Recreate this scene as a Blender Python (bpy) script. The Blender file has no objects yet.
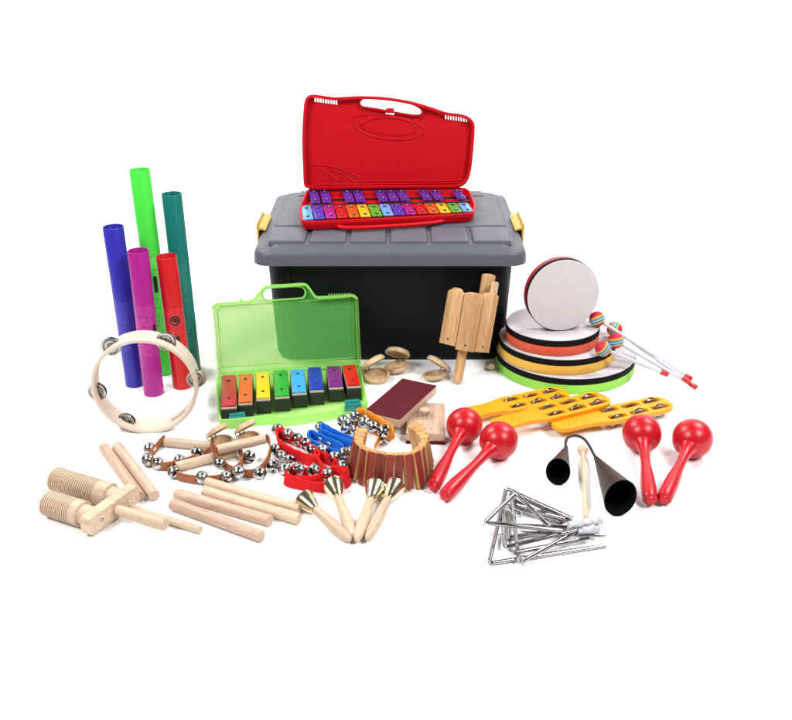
import bpy, bmesh, math, random
from mathutils import Vector, Matrix
random.seed(7)
R = math.radians
S = bpy.context.scene
COL = S.collection
Z = Vector((0, 0, 1))

# ------------------------------------------------------------------ camera
H, PITCH, F, W0, H0 = 0.94, R(24.0), 1000.0, 792.0, 720.0
CP, SP = math.cos(PITCH), math.sin(PITCH)
CAM = Vector((0, 0, H))
cd = bpy.data.cameras.new('camera'); cam = bpy.data.objects.new('camera', cd); COL.objects.link(cam)
cam.location = CAM; cam.rotation_euler = (R(90) - PITCH, 0, 0)
cd.sensor_width = 36; cd.lens = 36 * F / W0; cd.clip_start = .05; cd.clip_end = 100
S.camera = cam

def ray(px, py):
    u, v = px - W0 / 2, H0 / 2 - py
    return Vector((u, F * CP + v * SP, -F * SP + v * CP))
def at(px, py, z=0.0):
    d = ray(px, py); return CAM + d * ((z - H) / d.z)
def atY(px, py, Y):
    d = ray(px, py); return CAM + d * (Y / d.y)
def atP(px, py, o, n):
    d = ray(px, py); return CAM + d * ((o - CAM).dot(n) / d.dot(n))

def frame(o, x, up=Z):
    x = Vector(x).normalized(); y = Vector(up).cross(x).normalized(); z = x.cross(y)
    M = Matrix((x, y, z)).transposed().to_4x4(); M.translation = o
    return M
def zframe(o, z, xh=Vector((1, 0, 0))):
    z = Vector(z).normalized(); y = z.cross(xh).normalized(); x = y.cross(z)
    M = Matrix((x, y, z)).transposed().to_4x4(); M.translation = o
    return M
I4 = Matrix.Identity(4)
T = Matrix.Translation
def RX(a): return Matrix.Rotation(a, 4, 'X')
def RY(a): return Matrix.Rotation(a, 4, 'Y')
def RZ(a): return Matrix.Rotation(a, 4, 'Z')

# ------------------------------------------------------------------ materials
def lin(c):
    return tuple(((v / 255) / 12.92 if v / 255 <= .04045 else ((v / 255 + .055) / 1.055) ** 2.4) for v in c)
def nodes(name):
    m = bpy.data.materials.new(name); m.use_nodes = True
    nt = m.node_tree; b = nt.nodes['Principled BSDF']
    return m, nt, b
def N(nt, t, **kw):
    n = nt.nodes.new(t)
    for k, v in kw.items():
        if k in n.inputs: n.inputs[k].default_value = v
        else: setattr(n, k, v)
    return n
def coords(nt, sc=(1, 1, 1)):
    tc = N(nt, 'ShaderNodeTexCoord'); oi = N(nt, 'ShaderNodeObjectInfo')
    mp = N(nt, 'ShaderNodeMapping'); mp.inputs['Scale'].default_value = sc
    mul = N(nt, 'ShaderNodeMath', operation='MULTIPLY'); mul.inputs[1].default_value = 13.7
    nt.links.new(oi.outputs['Random'], mul.inputs[0])
    ad = N(nt, 'ShaderNodeVectorMath', operation='ADD')
    nt.links.new(tc.outputs['Object'], mp.inputs['Vector'])
    nt.links.new(mp.outputs[0], ad.inputs[0]); nt.links.new(mul.outputs[0], ad.inputs[1])
    return ad.outputs[0], tc
def mat(name, col, rough=.4, metal=0.0, bump=.03, bscale=400, var=.08, vscale=14, spec=.5, coat=0.0, rvar=.05, sheen=0, bdist=.002):
    m, nt, b = nodes(name); L = nt.links.new
    if not metal and name != 'white_backdrop': col = tuple(c * .84 for c in col)
    v, tc = coords(nt)
    n = N(nt, 'ShaderNodeTexNoise', Scale=vscale, Detail=5.0, Roughness=.6); L(v, n.inputs['Vector'])
    mx = N(nt, 'ShaderNodeMix', data_type='RGBA')
    L(n.outputs['Fac'], mx.inputs['Factor'])
    mx.inputs['A'].default_value = (*[max(0, c * (1 - var)) for c in col], 1)
    mx.inputs['B'].default_value = (*[min(1, c * (1 + var)) for c in col], 1)
    L(mx.outputs['Result'], b.inputs['Base Color'])
    n2 = N(nt, 'ShaderNodeTexNoise', Scale=vscale * 3, Detail=6.0); L(v, n2.inputs['Vector'])
    mr = N(nt, 'ShaderNodeMapRange'); L(n2.outputs['Fac'], mr.inputs['Value'])
    mr.inputs['From Min'].default_value = .3; mr.inputs['From Max'].default_value = .7
    mr.inputs['To Min'].default_value = max(.02, rough - rvar); mr.inputs['To Max'].default_value = min(1, rough + rvar)
    L(mr.outputs[0], b.inputs['Roughness'])
    b.inputs['Metallic'].default_value = metal
    b.inputs['Specular IOR Level'].default_value = spec
    if coat: b.inputs['Coat Weight'].default_value = coat; b.inputs['Coat Roughness'].default_value = .30
    if sheen: b.inputs['Sheen Weight'].default_value = sheen
    if bump:
        n3 = N(nt, 'ShaderNodeTexNoise', Scale=bscale, Detail=3.0); L(v, n3.inputs['Vector'])
        bp = N(nt, 'ShaderNodeBump', Strength=bump, Distance=bdist); L(n3.outputs['Fac'], bp.inputs['Height'])
        L(bp.outputs[0], b.inputs['Normal'])
    return m
def wood(name, c1, c2, axis=0, rough=.5, k=1.0):
    m, nt, b = nodes(name); L = nt.links.new
    c1 = (c1[0] * .97, c1[1] * .94, c1[2] * .90); c2 = tuple(c * .84 for c in c2)
    sc = [110 * k] * 3; sc[axis] = 5 * k
    v, tc = coords(nt, tuple(sc))
    n = N(nt, 'ShaderNodeTexNoise', Scale=1.0, Detail=5.0, Roughness=.62, Distortion=.6); L(v, n.inputs['Vector'])
    cr = N(nt, 'ShaderNodeValToRGB'); L(n.outputs['Fac'], cr.inputs['Fac'])
    e = cr.color_ramp.elements
    e[0].position = .33; e[0].color = (*c2, 1); e[1].position = .62; e[1].color = (*c1, 1)
    sc2 = [700 * k] * 3; sc2[axis] = 45 * k
    v2, _ = coords(nt, tuple(sc2))
    n2 = N(nt, 'ShaderNodeTexNoise', Scale=1.0, Detail=2.0); L(v2, n2.inputs['Vector'])
    cr2 = N(nt, 'ShaderNodeValToRGB'); L(n2.outputs['Fac'], cr2.inputs['Fac'])
    cr2.color_ramp.elements[0].position = .33; cr2.color_ramp.elements[0].color = (.74, .68, .62, 1)
    cr2.color_ramp.elements[1].position = .5; cr2.color_ramp.elements[1].color = (1, 1, 1, 1)
    mx = N(nt, 'ShaderNodeMix', data_type='RGBA', blend_type='MULTIPLY'); mx.inputs['Factor'].default_value = .82
    L(cr.outputs[0], mx.inputs['A']); L(cr2.outputs[0], mx.inputs['B'])
    oi = N(nt, 'ShaderNodeObjectInfo')
    hs = N(nt, 'ShaderNodeHueSaturation'); mr = N(nt, 'ShaderNodeMapRange')
    L(oi.outputs['Random'], mr.inputs['Value']); mr.inputs['To Min'].default_value = .9; mr.inputs['To Max'].default_value = 1.1
    L(mr.outputs[0], hs.inputs['Value']); L(mx.outputs['Result'], hs.inputs['Color'])
    L(hs.outputs[0], b.inputs['Base Color'])
    b.inputs['Roughness'].default_value = rough
    bp = N(nt, 'ShaderNodeBump', Strength=.12, Distance=.001); L(n2.outputs['Fac'], bp.inputs['Height'])
    L(bp.outputs[0], b.inputs['Normal'])
    return m

M = {}
M['backdrop'] = mat('white_backdrop', (.92, .92, .92), .9, bump=0, var=.01, spec=.05)
M['trunk_black'] = mat('trunk_black', (.0056, .0063, .0074), .5, bump=.12, bscale=900, spec=.13)
M['trunk_grey'] = mat('trunk_grey', (.096, .099, .122), .45, spec=.35, bump=.10, bscale=900, var=.05)
M['clasp_yellow'] = mat('clasp_yellow', (.62, .34, .03), .38)
M['red_case'] = mat('red_case', (.54, .0015, .008), .45, spec=.16, bump=.06, bscale=700, var=.03, rvar=.03)
M['maraca_red'] = mat('maraca_red', (.50, .003, .012), .32, bump=.012, bscale=60, var=.03, rvar=.02, spec=.4)
M['black'] = mat('black', (.012, .012, .013), .45)
M['blackfoam'] = mat('black_foam', (.010, .010, .009), .7, bump=.2, bscale=1500)
M['chrome'] = mat('chrome', (.47, .455, .45), .17, 1.0, bump=.02, bscale=90, var=.12, rvar=.06)
M['steel'] = mat('steel', (.36, .335, .335), .14, 1.0, bump=.02, bscale=120, var=.2, rvar=.08)
M['jingle'] = mat('jingle_steel', (.36, .34, .32), .22, 1.0, bump=.05, bscale=200, var=.25)
M['jingle_dark'] = mat('jingle_dark', (.17, .16, .15), .26, 1.0, bump=.05, bscale=200, var=.25)
M['gold'] = mat('gold', (.80, .70, .48), .17, 1.0, bump=.015, bscale=60, var=.1, rvar=.05)
M['slit'] = mat('slit_black', (.003, .003, .003), .7, spec=.08)
M['leather'] = mat('leather', (.30, .088, .022), .5, bump=.25, bscale=500, var=.25)
M['fab_red'] = mat('fabric_red', (.66, .006, .010), .75, bump=.3, bscale=1400, spec=.2, var=.15)
M['fab_blue'] = mat('fabric_blue', (.006, .13, .58), .7, bump=.3, bscale=1400, spec=.2, var=.15)
M['fab_orange'] = mat('fabric_orange', (.85, .27, .016), .75, bump=.3, bscale=1400, spec=.2, var=.15)
M['skin'] = mat('drum_skin', (.60, .555, .575), .8, spec=.2, bump=.25, bscale=300, var=.09, vscale=60)
M['bandblack'] = mat('band_black', (.004, .004, .004), .7, spec=.12, bump=.2, bscale=900)
M['drum_green'] = mat('drum_green', (.30, .72, .060), .5, bump=.2, bscale=900)
M['drum_yellow'] = mat('drum_yellow', (.92, .54, .060), .5, bump=.2, bscale=900)
M['drum_orange'] = mat('drum_orange', (.78, .105, .040), .5, bump=.2, bscale=900)
M['drum_red'] = mat('drum_red', (.32, .008, .02), .5, bump=.2, bscale=900)
M['yellow_plastic'] = mat('yellow_plastic', (.86, .325, .006), .4, spec=.3, bump=.08, bscale=900, var=.05)
M['white_plastic'] = mat('white_plastic', (.56, .56, .61), .35)
M['red_tip'] = mat('red_tip', (.52, .012, .012), .35)
M['cone_brown'] = mat('cone_brown', (.020, .0135, .0115), .45, .2, bump=.1, bscale=500)
M['maroon'] = mat('maroon_sand', (.105, .013, .018), .85, spec=.1, bump=.4, bscale=2500, var=.2)
M['slat_maroon'] = wood('slat_maroon', (.22, .022, .011), (.14, .013, .008), 2, .5)
M['slat_wood'] = wood('slat_wood', (.60, .33, .12), (.44, .22, .065), 2, .5)
M['wood_pale'] = wood('wood_pale', (.58, .445, .325), (.50, .37, .255), 0)
M['wood_pink'] = wood('wood_pink', (.54, .385, .295), (.47, .315, .23), 0)
M['wood_pale_z'] = wood('wood_pale_z', (.53, .40, .27), (.46, .33, .21), 2)
M['wood_tan'] = wood('wood_tan', (.60, .375, .185), (.48, .265, .115), 2, .45)
M['wood_cast'] = wood('wood_castanet', (.62, .44, .265), (.50, .335, .185), 0, .45)
M['wood_ply'] = mat('wood_ply', (.63, .525, .42), .5, var=.05, bump=.05)
M['teal'] = mat('teal', (.006, .20, .17), .35)
M['cord_white'] = mat('cord_white', (.5, .5, .5), .8)
M['tape'] = mat('white_tape', (.48, .48, .53), .3, bump=.3, bscale=60, bdist=.01)
M['cord_red'] = mat('cord_red', (.3, .01, .02), .8)
M['violet'] = mat('bar_violet', (.075, .018, .26), .35, .2, bump=.02)
BARC = {'sky': (.09, .31, .68), 'indigo': (.045, .030, .36), 'magenta': (.30, .010, .20), 'red': (.46, .008, .008), 'orange': (.58, .085, .006),
        'yellow': (.72, .42, .008), 'green': (.06, .32, .025)}
for k, c in BARC.items(): M['bar_' + k] = mat('bar_' + k, c, .33, .2, bump=.02)
CH = {'crimson': (.40, .012, .012), 'orange': (.60, .10, .008), 'yellow': (.74, .50, .004), 'green': (.02, .33, .03), 'sky': (.045, .31, .66),
      'blue': (.012, .035, .32), 'purple': (.16, .010, .16), 'red': (.52, .006, .006)}
for k, c in CH.items(): M['ch_' + k] = mat('chime_' + k, c, .35, bump=.02)

def tube_mat(name, col, z0, z1):
    m = mat(name, col, .32, bump=0, var=0.01, rvar=.005, spec=.35)
    nt = m.node_tree; L = nt.links.new; b = nt.nodes['Principled BSDF']
    base = b.inputs['Base Color'].links[0].from_socket
    tc = N(nt, 'ShaderNodeTexCoord')
    vo = N(nt, 'ShaderNodeTexVoronoi', Scale=105.0, Randomness=1.0); L(tc.outputs['Object'], vo.inputs['Vector'])
    lt = N(nt, 'ShaderNodeMath', operation='LESS_THAN'); lt.inputs[1].default_value = .20; L(vo.outputs['Distance'], lt.inputs[0])
    sx = N(nt, 'ShaderNodeSeparateXYZ'); L(tc.outputs['Object'], sx.inputs[0])
    g = N(nt, 'ShaderNodeMath', operation='GREATER_THAN'); g.inputs[1].default_value = z0; L(sx.outputs['Z'], g.inputs[0])
    l = N(nt, 'ShaderNodeMath', operation='LESS_THAN'); l.inputs[1].default_value = z1; L(sx.outputs['Z'], l.inputs[0])
    zone = N(nt, 'ShaderNodeMath', operation='MULTIPLY'); L(g.outputs[0], zone.inputs[0]); L(l.outputs[0], zone.inputs[1])
    dot = N(nt, 'ShaderNodeMath', operation='MULTIPLY'); L(zone.outputs[0], dot.inputs[0]); L(lt.outputs[0], dot.inputs[1])
    # the printed band is a slightly different, matt tint of the tube with dark speckles
    m1 = N(nt, 'ShaderNodeMix', data_type='RGBA'); L(zone.outputs[0], m1.inputs['Factor']); L(base, m1.inputs['A'])
    m1.inputs['B'].default_value = (*[c * .92 + .012 for c in col], 1)
    d2 = N(nt, 'ShaderNodeMath', operation='MULTIPLY'); d2.inputs[1].default_value = .7; L(dot.outputs[0], d2.inputs[0])
    m2 = N(nt, 'ShaderNodeMix', data_type='RGBA'); L(d2.outputs[0], m2.inputs['Factor']); L(m1.outputs['Result'], m2.inputs['A'])
    m2.inputs['B'].default_value = (*[c * .12 for c in col], 1)
    L(m2.outputs['Result'], b.inputs['Base Color'])
    return m

def translucent(name, col, tint, fac, rough=.2):
    m, nt, b = nodes(name); L = nt.links.new
    b.inputs['Base Color'].default_value = (*col, 1); b.inputs['Roughness'].default_value = rough
    tl = N(nt, 'ShaderNodeBsdfTranslucent'); tl.inputs['Color'].default_value = (*col, 1)
    m1 = N(nt, 'ShaderNodeMixShader'); m1.inputs[0].default_value = .35
    L(b.outputs[0], m1.inputs[1]); L(tl.outputs[0], m1.inputs[2])
    tr = N(nt, 'ShaderNodeBsdfTransparent'); tr.inputs['Color'].default_value = (*tint, 1)
    v, tc = coords(nt)
    n = N(nt, 'ShaderNodeTexNoise', Scale=9.0, Detail=4.0); L(v, n.inputs['Vector'])
    mr = N(nt, 'ShaderNodeMapRange'); L(n.outputs['Fac'], mr.inputs['Value'])
    mr.inputs['To Min'].default_value = fac - .06; mr.inputs['To Max'].default_value = fac + .06
    m2 = N(nt, 'ShaderNodeMixShader'); L(mr.outputs[0], m2.inputs[0])
    L(m1.outputs[0], m2.inputs[1]); L(tr.outputs[0], m2.inputs[2])
    L(m2.outputs[0], nt.nodes['Material Output'].inputs['Surface'])
    return m
M['green_panel'] = translucent('green_panel', (.20, .70, .20), (.92, .90, .68), .64)
M['green_rim'] = translucent('green_rim', (.46, .86, .24), (.80, .97, .60), .38)
M['green_tray'] = translucent('green_tray', (.50, .88, .26), (.80, .97, .60), .36)

def stripes(name):
    m, nt, b = nodes(name); L = nt.links.new
    tc = N(nt, 'ShaderNodeTexCoord'); sx = N(nt, 'ShaderNodeSeparateXYZ'); L(tc.outputs['Object'], sx.inputs[0])
    mr = N(nt, 'ShaderNodeMapRange'); L(sx.outputs['Z'], mr.inputs['Value'])
    mr.inputs['From Min'].default_value = -.0175; mr.inputs['From Max'].default_value = .0175
    cr = N(nt, 'ShaderNodeValToRGB'); L(mr.outputs[0], cr.inputs['Fac']); cr.color_ramp.interpolation = 'CONSTANT'
    cols = [(0, (.42, .006, .03)), (.24, (.55, .09, .01)), (.31, (.66, .36, .02)), (.38, (.05, .30, .16)), (.44, (.02, .09, .42)), (.50, (.52, .52, .50)),
            (.56, (.02, .12, .42)), (.62, (.05, .32, .28)), (.69, (.66, .38, .02)), (.76, (.55, .09, .01)), (.82, (.42, .006, .03))]
    while len(cr.color_ramp.elements) < len(cols): cr.color_ramp.elements.new(.5)
    for e, (p, c) in zip(cr.color_ramp.elements, cols): e.position = p; e.color = (*c, 1)
    L(cr.outputs[0], b.inputs['Base Color']); b.inputs['Roughness'].default_value = .7
    n = N(nt, 'ShaderNodeTexNoise', Scale=900.0); L(tc.outputs['Object'], n.inputs['Vector'])
    bp = N(nt, 'ShaderNodeBump', Strength=.3, Distance=.001); L(n.outputs['Fac'], bp.inputs['Height']); L(bp.outputs[0], b.inputs['Normal'])
    return m
M['stripes'] = stripes('rainbow_stripes')

# ------------------------------------------------------------------ mesh builder
class MB:
    def __init__(s): s.bm = bmesh.new()
    def _m(s, faces, mi):
        for f in faces: f.material_index = mi
    def box(s, sx, sy, sz, m=I4, bev=.001, seg=2, mi=0):
        g = bmesh.ops.create_cube(s.bm, size=1, matrix=m @ Matrix.Diagonal((sx, sy, sz, 1)))
        vs = g['verts']; es = list({e for v in vs for e in v.link_edges})
        fs = list({f for v in vs for f in v.link_faces}); s._m(fs, mi)
        if bev: bmesh.ops.bevel(s.bm, geom=es, offset=bev, segments=seg, affect='EDGES', profile=.5, material=-1)
        return s
    def loft(s, loops, closed=True, cap0=True, cap1=True, mi=0, ring=False):
        rows = [[s.bm.verts.new(p) for p in lp] for lp in loops]
        n = len(rows[0]); rr = list(zip(rows, rows[1:])) + ([(rows[-1], rows[0])] if ring else [])
        for a, b in rr:
            for i in range(n if closed else n - 1):
                j = (i + 1) % n
                s.bm.faces.new((a[i], a[j], b[j], b[i])).material_index = mi
        if not ring:
            if cap0: s.bm.faces.new(rows[0][::-1]).material_index = mi
            if cap1: s.bm.faces.new(rows[-1]).material_index = mi
        return s
    def lathe(s, prof, m=I4, n=32, sx=1, sy=1, cap=True, mi=0, ring=False):
        """prof: (r, h) pairs about local z"""
        lps = [[m @ Vector((max(r, 1e-5) * math.cos(2 * math.pi * i / n) * sx, max(r, 1e-5) * math.sin(2 * math.pi * i / n) * sy, h)) for i in range(n)] for r, h in prof]
        return s.loft(lps, True, cap, cap, mi, ring)
    def lathex(s, prof, m=I4, n=28, mi=0):
        """prof: (x, r) pairs about local x"""
        return s.lathe([(r, x) for x, r in prof], m @ RY(R(90)), n, mi=mi)
    def tube(s, path, r, n=12, closed=False, mi=0):
        P = [Vector(p) for p in path]; k = len(P); loops = []; up = None
        for i in range(k):
            a = P[(i - 1) % k] if (closed or i) else P[i]; b = P[(i + 1) % k] if (closed or i < k - 1) else P[i]
            t = (b - a).normalized()
            if up is None: up = t.orthogonal().normalized()
            up = (up - t * up.dot(t)).normalized(); bi = t.cross(up)
            rr = r[i] if isinstance(r, (list, tuple)) else r
            loops.append([P[i] + (up * math.cos(2 * math.pi * j / n) + bi * math.sin(2 * math.pi * j / n)) * rr for j in range(n)])
        return s.loft(loops, mi=mi, ring=closed)
    def ribbon(s, path, width, thick, ups=Z, closed=False, mi=0):
        P = [Vector(p) for p in path]; k = len(P); loops = []
        for i in range(k):
            a = P[(i - 1) % k] if (closed or i) else P[i]; b = P[(i + 1) % k] if (closed or i < k - 1) else P[i]
            t = (b - a).normalized(); u = Vector(ups[i] if isinstance(ups, list) else ups)
            u = (u - t * u.dot(t)).normalized(); nn = t.cross(u)
            h, w = thick / 2, width / 2; c = min(h * .6, w * .3)
            sec = [(-w + c, -h), (w - c, -h), (w, -h + c), (w, h - c), (w - c, h), (-w + c, h), (-w, h - c), (-w, -h + c)]
            loops.append([P[i] + u * x + nn * y for x, y in sec])
        return s.loft(loops, mi=mi, ring=closed)
    def mesh(s, me, m=I4):
        k = len(s.bm.verts); s.bm.from_mesh(me); s.bm.verts.ensure_lookup_table()
        for v in s.bm.verts[k:]: v.co = m @ v.co
        return s
    def build(s, name, mats, parent=None, ang=35, recalc=True):
        if recalc: bmesh.ops.recalc_face_normals(s.bm, faces=s.bm.faces)
        me = bpy.data.meshes.new(name); s.bm.to_mesh(me); s.bm.free()
        for x in (mats if isinstance(mats, (list, tuple)) else [mats]): me.materials.append(x)
        me.polygons.foreach_set('use_smooth', [True] * len(me.polygons))
        me.set_sharp_from_angle(angle=R(ang))
        return link(name, me, parent)
def link(name, me, parent=None, m=None, label=None):
    o = bpy.data.objects.new(name, me); COL.objects.link(o)
    if parent: o.parent = parent
    if m is not None: o.matrix_local = m
    if label: o['label'] = label
    return o
def thing(name, label, cat, m=I4, group=None):
    o = bpy.data.objects.new(name, None); COL.objects.link(o); o.empty_display_size = .02
    o.matrix_world = m; return tag(o, label, cat, group)
def tag(o, label, cat, group=None):
    o['label'] = label; o['category'] = cat
    if group: o['group'] = group
    return o
KIDS = lambda o: [c for c in bpy.data.objects if c.parent == o]
def dup(o, m, label, parent=None):
    c = o.copy(); COL.objects.link(c); c.parent = parent
    if parent is None: c.matrix_world = m; c['label'] = label
    for k in KIDS(o): dup(k, None, None, c)
    return c
def rrect(w, d, r, z=0, n=6, cx=0, cy=0):
    out = []
    for sx, sy, a0 in ((1, 1, 0), (-1, 1, 90), (-1, -1, 180), (1, -1, 270)):
        for i in range(n + 1):
            a = R(a0 + 90 * i / n)
            out.append(Vector((cx + sx * (w / 2 - r) + r * math.cos(a), cy + sy * (d / 2 - r) + r * math.sin(a), z)))
    return out
def smooth(pts, k=6, closed=True):
    P = [Vector(p) for p in pts]; n = len(P); out = []
    for i in range(n if closed else n - 1):
        g = (lambda j: P[j % n]) if closed else (lambda j: P[max(0, min(n - 1, j))])
        p0, p1, p2, p3 = g(i - 1), g(i), g(i + 1), g(i + 2)
        for q in range(k):
            t = q / k
            out.append(.5 * ((2 * p1) + (p2 - p0) * t + (2 * p0 - 5 * p1 + 4 * p2 - p3) * t * t + (3 * p1 - p0 - 3 * p2 + p3) * t ** 3))
    if not closed: out.append(P[-1])
    return out
def inset(poly, d):
    n = len(poly); area = sum(poly[i].x * poly[(i + 1) % n].y - poly[(i + 1) % n].x * poly[i].y for i in range(n))
    sg = 1 if area > 0 else -1; out = []
    for i in range(n):
        t = (poly[(i + 1) % n] - poly[i - 1]); t = Vector((t.x, t.y)).normalized()
        out.append(Vector((poly[i].x - t.y * d * sg, poly[i].y + t.x * d * sg)))
    return out
def plate(loops, t, bev=.0):
    """flat sheet with holes from 2D loops (first = outline), thickness t about z=0"""
    cu = bpy.data.curves.new('tmp', 'CURVE'); cu.dimensions = '2D'; cu.fill_mode = 'BOTH'
    cu.extrude = max(t / 2 - bev, 1e-5); cu.bevel_depth = bev; cu.bevel_resolution = 2; cu.offset = -bev if bev else 0
    for lp in loops:
        sp = cu.splines.new('POLY'); sp.points.add(len(lp) - 1); sp.use_cyclic_u = True
        for p, q in zip(sp.points, lp): p.co = (q[0], q[1], 0, 1)
    o = bpy.data.objects.new('tmp', cu); COL.objects.link(o)
    dg = bpy.context.evaluated_depsgraph_get()
    me = bpy.data.meshes.new_from_object(o.evaluated_get(dg))
    bpy.data.objects.remove(o); bpy.data.curves.remove(cu)
    bm = bmesh.new(); bm.from_mesh(me); bmesh.ops.remove_doubles(bm, verts=bm.verts, dist=1e-6); bm.to_mesh(me); bm.free()
    return me

# ------------------------------------------------------------------ setting
prof = [(-3.0, 0), (3.3, 0)] + [(3.3 + 1.2 * math.sin(R(a)), 1.2 - 1.2 * math.cos(R(a))) for a in range(10, 91, 10)] + [(4.5, 3.0)]
b = MB(); b.loft([[Vector((x, y, z)) for y, z in prof] for x in (-7, 7)], closed=False, cap0=False, cap1=False)
bd = b.build('backdrop', M['backdrop'], recalc=False); bd['kind'] = 'structure'

# ------------------------------------------------------------------ storage trunk
TX, TY0 = -.013, 2.069           # middle, front of the rim
TW, TD = .600, .500
tr = thing('storage_trunk', 'large black plastic storage trunk with grey ribbed lid and yellow clasps', 'storage box', T((TX, TY0 + TD / 2, 0)))
b = MB()
secs = []
for z, dw, r in ((0, -.020, .040), (.003, -.009, .044), (.008, -.003, .046), (.016, .0, .047), (.2, .018, .048), (.235, .022, .05), (.246, .022, .05)):
    secs.append(rrect(.528 + dw, .425 + dw, r, z))
b.loft(secs)
for sx in (-1, 1):   # moulded uprights under the rim
    b.box(.012, .01, .05, T((sx * .225, -.2215, .212)), .004)
b.box(.40, .006, .012, T((0, -.2200, .228)), .003)
b.build('trunk_body', M['trunk_black'], tr)
b = MB(); PZ = .290
secs = [rrect(TW - .01, TD - .01, .03, .240), rrect(TW, TD, .035, .2425), rrect(TW - .002, TD - .002, .036, .262), rrect(TW - .008, TD - .008, .036, .2705),
        rrect(TW - .016, TD - .016, .036, .2745), rrect(TW - .03, TD - .03, .036, .2752), rrect(TW - .042, TD - .04, .036, .2765), rrect(TW - .056, TD - .052, .038, .2835), rrect(TW - .064, TD - .060, .04, .2838)]
b.loft(secs)
yg = at(396, 226, PZ).y - (TY0 + TD / 2)                       # cross groove
yf, yb = -TD / 2 + .033, TD / 2 - .034
def panel(x0, x1, y0, y1, z0=.2805, z1=PZ, r=.004):
    w, d, cx, cy = x1 - x0, y1 - y0, (x0 + x1) / 2, (y0 + y1) / 2
    b.loft([rrect(w, d, r, z0, 4, cx, cy), rrect(w - .002, d - .002, r, z1 - .003, 4, cx, cy), rrect(w - .004, d - .004, r, z1 - .0008, 4, cx, cy), rrect(w - .008, d - .008, r, z1, 4, cx, cy), rrect(w - .014, d - .014, r, z1 + .0002, 4, cx, cy)])
xs = [-.266] + [at(x, 244, PZ).x - TX for x in (306, 347, 388, 430, 472)] + [.266]
for i in range(6):
    panel(xs[i] + (.0042 if i else 0), xs[i + 1] - (.0042 if i < 5 else 0), yf - .004, yg - .003)
panel(-.266, .266, yg + .003, yb - .058)
panel(-.235, .235, yb - .050, yb)
b.build('trunk_lid', M['trunk_grey'], tr)
def clasp(sx):
    b = MB(); x = sx * TW / 2
    pf = [(-.014, .2800), (-.010, .2830), (.0005, .2862), (.0045, .2858), (.0060, .280), (.0060, .255), (.0045, .238), (.0015, .237), (.0015, .250), (.0020, .277), (-.001, .281), (-.008, .2795), (-.014, .278)]
    yc = -.045
    b.loft([[Vector((x + sx * px, y, z)) for px, z in pf] for y in (yc - .060, yc - .057, yc + .057, yc + .060)])
    b.box(.003, .120, .012, T((x + sx * .0055, yc, .2868)), .0012)
    b.build('clasp', M['clasp_yellow'], tr, recalc=True)
clasp(-1); clasp(1)

# small wooden knob at the foot of the trunk
o = at(491, 371)
b = MB(); b.lathe([(.0001, 0), (.0032, .0004), (.0032, .0075), (.0088, .0085), (.0092, .0115), (.0075, .0155), (.004, .018), (.0001, .0188)], I4, 24)
b.lathe([(.0012, .003), (.0012, .0034)], T((0, -.0031, .0)) , 8)
kn = b.build('wooden_knob', M['wood_pale']); kn.matrix_world = T(o)
tag(kn, 'tiny pale wooden mushroom-shaped knob at the foot of the trunk', 'wooden knob')

# ------------------------------------------------------------------ red glockenspiel on the lid
GZ = PZ + .0005
fl, fr = at(302, 228, GZ), at(472, 221.5, GZ)
gx = (fr - fl).normalized(); gy = Z.cross(gx)
GO = (fl + fr) / 2
GM = frame(GO, gx)
GI = GM.inverted()
gk = thing('red_glockenspiel', 'open red plastic case glockenspiel with rainbow metal bars, on the trunk lid', 'glockenspiel', GM)
HB = .022
def gl(px, py, z): return GI @ at(px, py, GZ + z)
ol = [(299.6, 216), (299.2, 208), (302, 200), (304.5, 194), (307, 190), (314, 188.5), (345, 188.2), (390, 187.8), (430, 187.5), (460, 187.2), (467, 188.5), (471, 192), (473.5, 198), (475.5, 204), (475.3, 208.5), (473, 212), (465, 213.6),
      (450, 214.6), (390, 217.8), (330, 220.6), (308, 221.2), (302, 219.6)]
top = [gl(x, y, HB) for x, y in ol]; top = [Vector((p.x, p.y)) for p in smooth(top, 4)]
def zl(poly, z): return [Vector((p.x, p.y, z)) for p in poly]
b = MB()
i1, i2 = inset(top, .006), inset(top, .009)
b.loft([zl(inset(top, .012), 0), zl(inset(top, .004), .002), zl(inset(top, .001), .012), zl(top, HB - .003), zl(inset(top, .0015), HB), zl(inset(top, .0045), HB), zl(i1, HB - .003), zl(i2, .009)])
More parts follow.
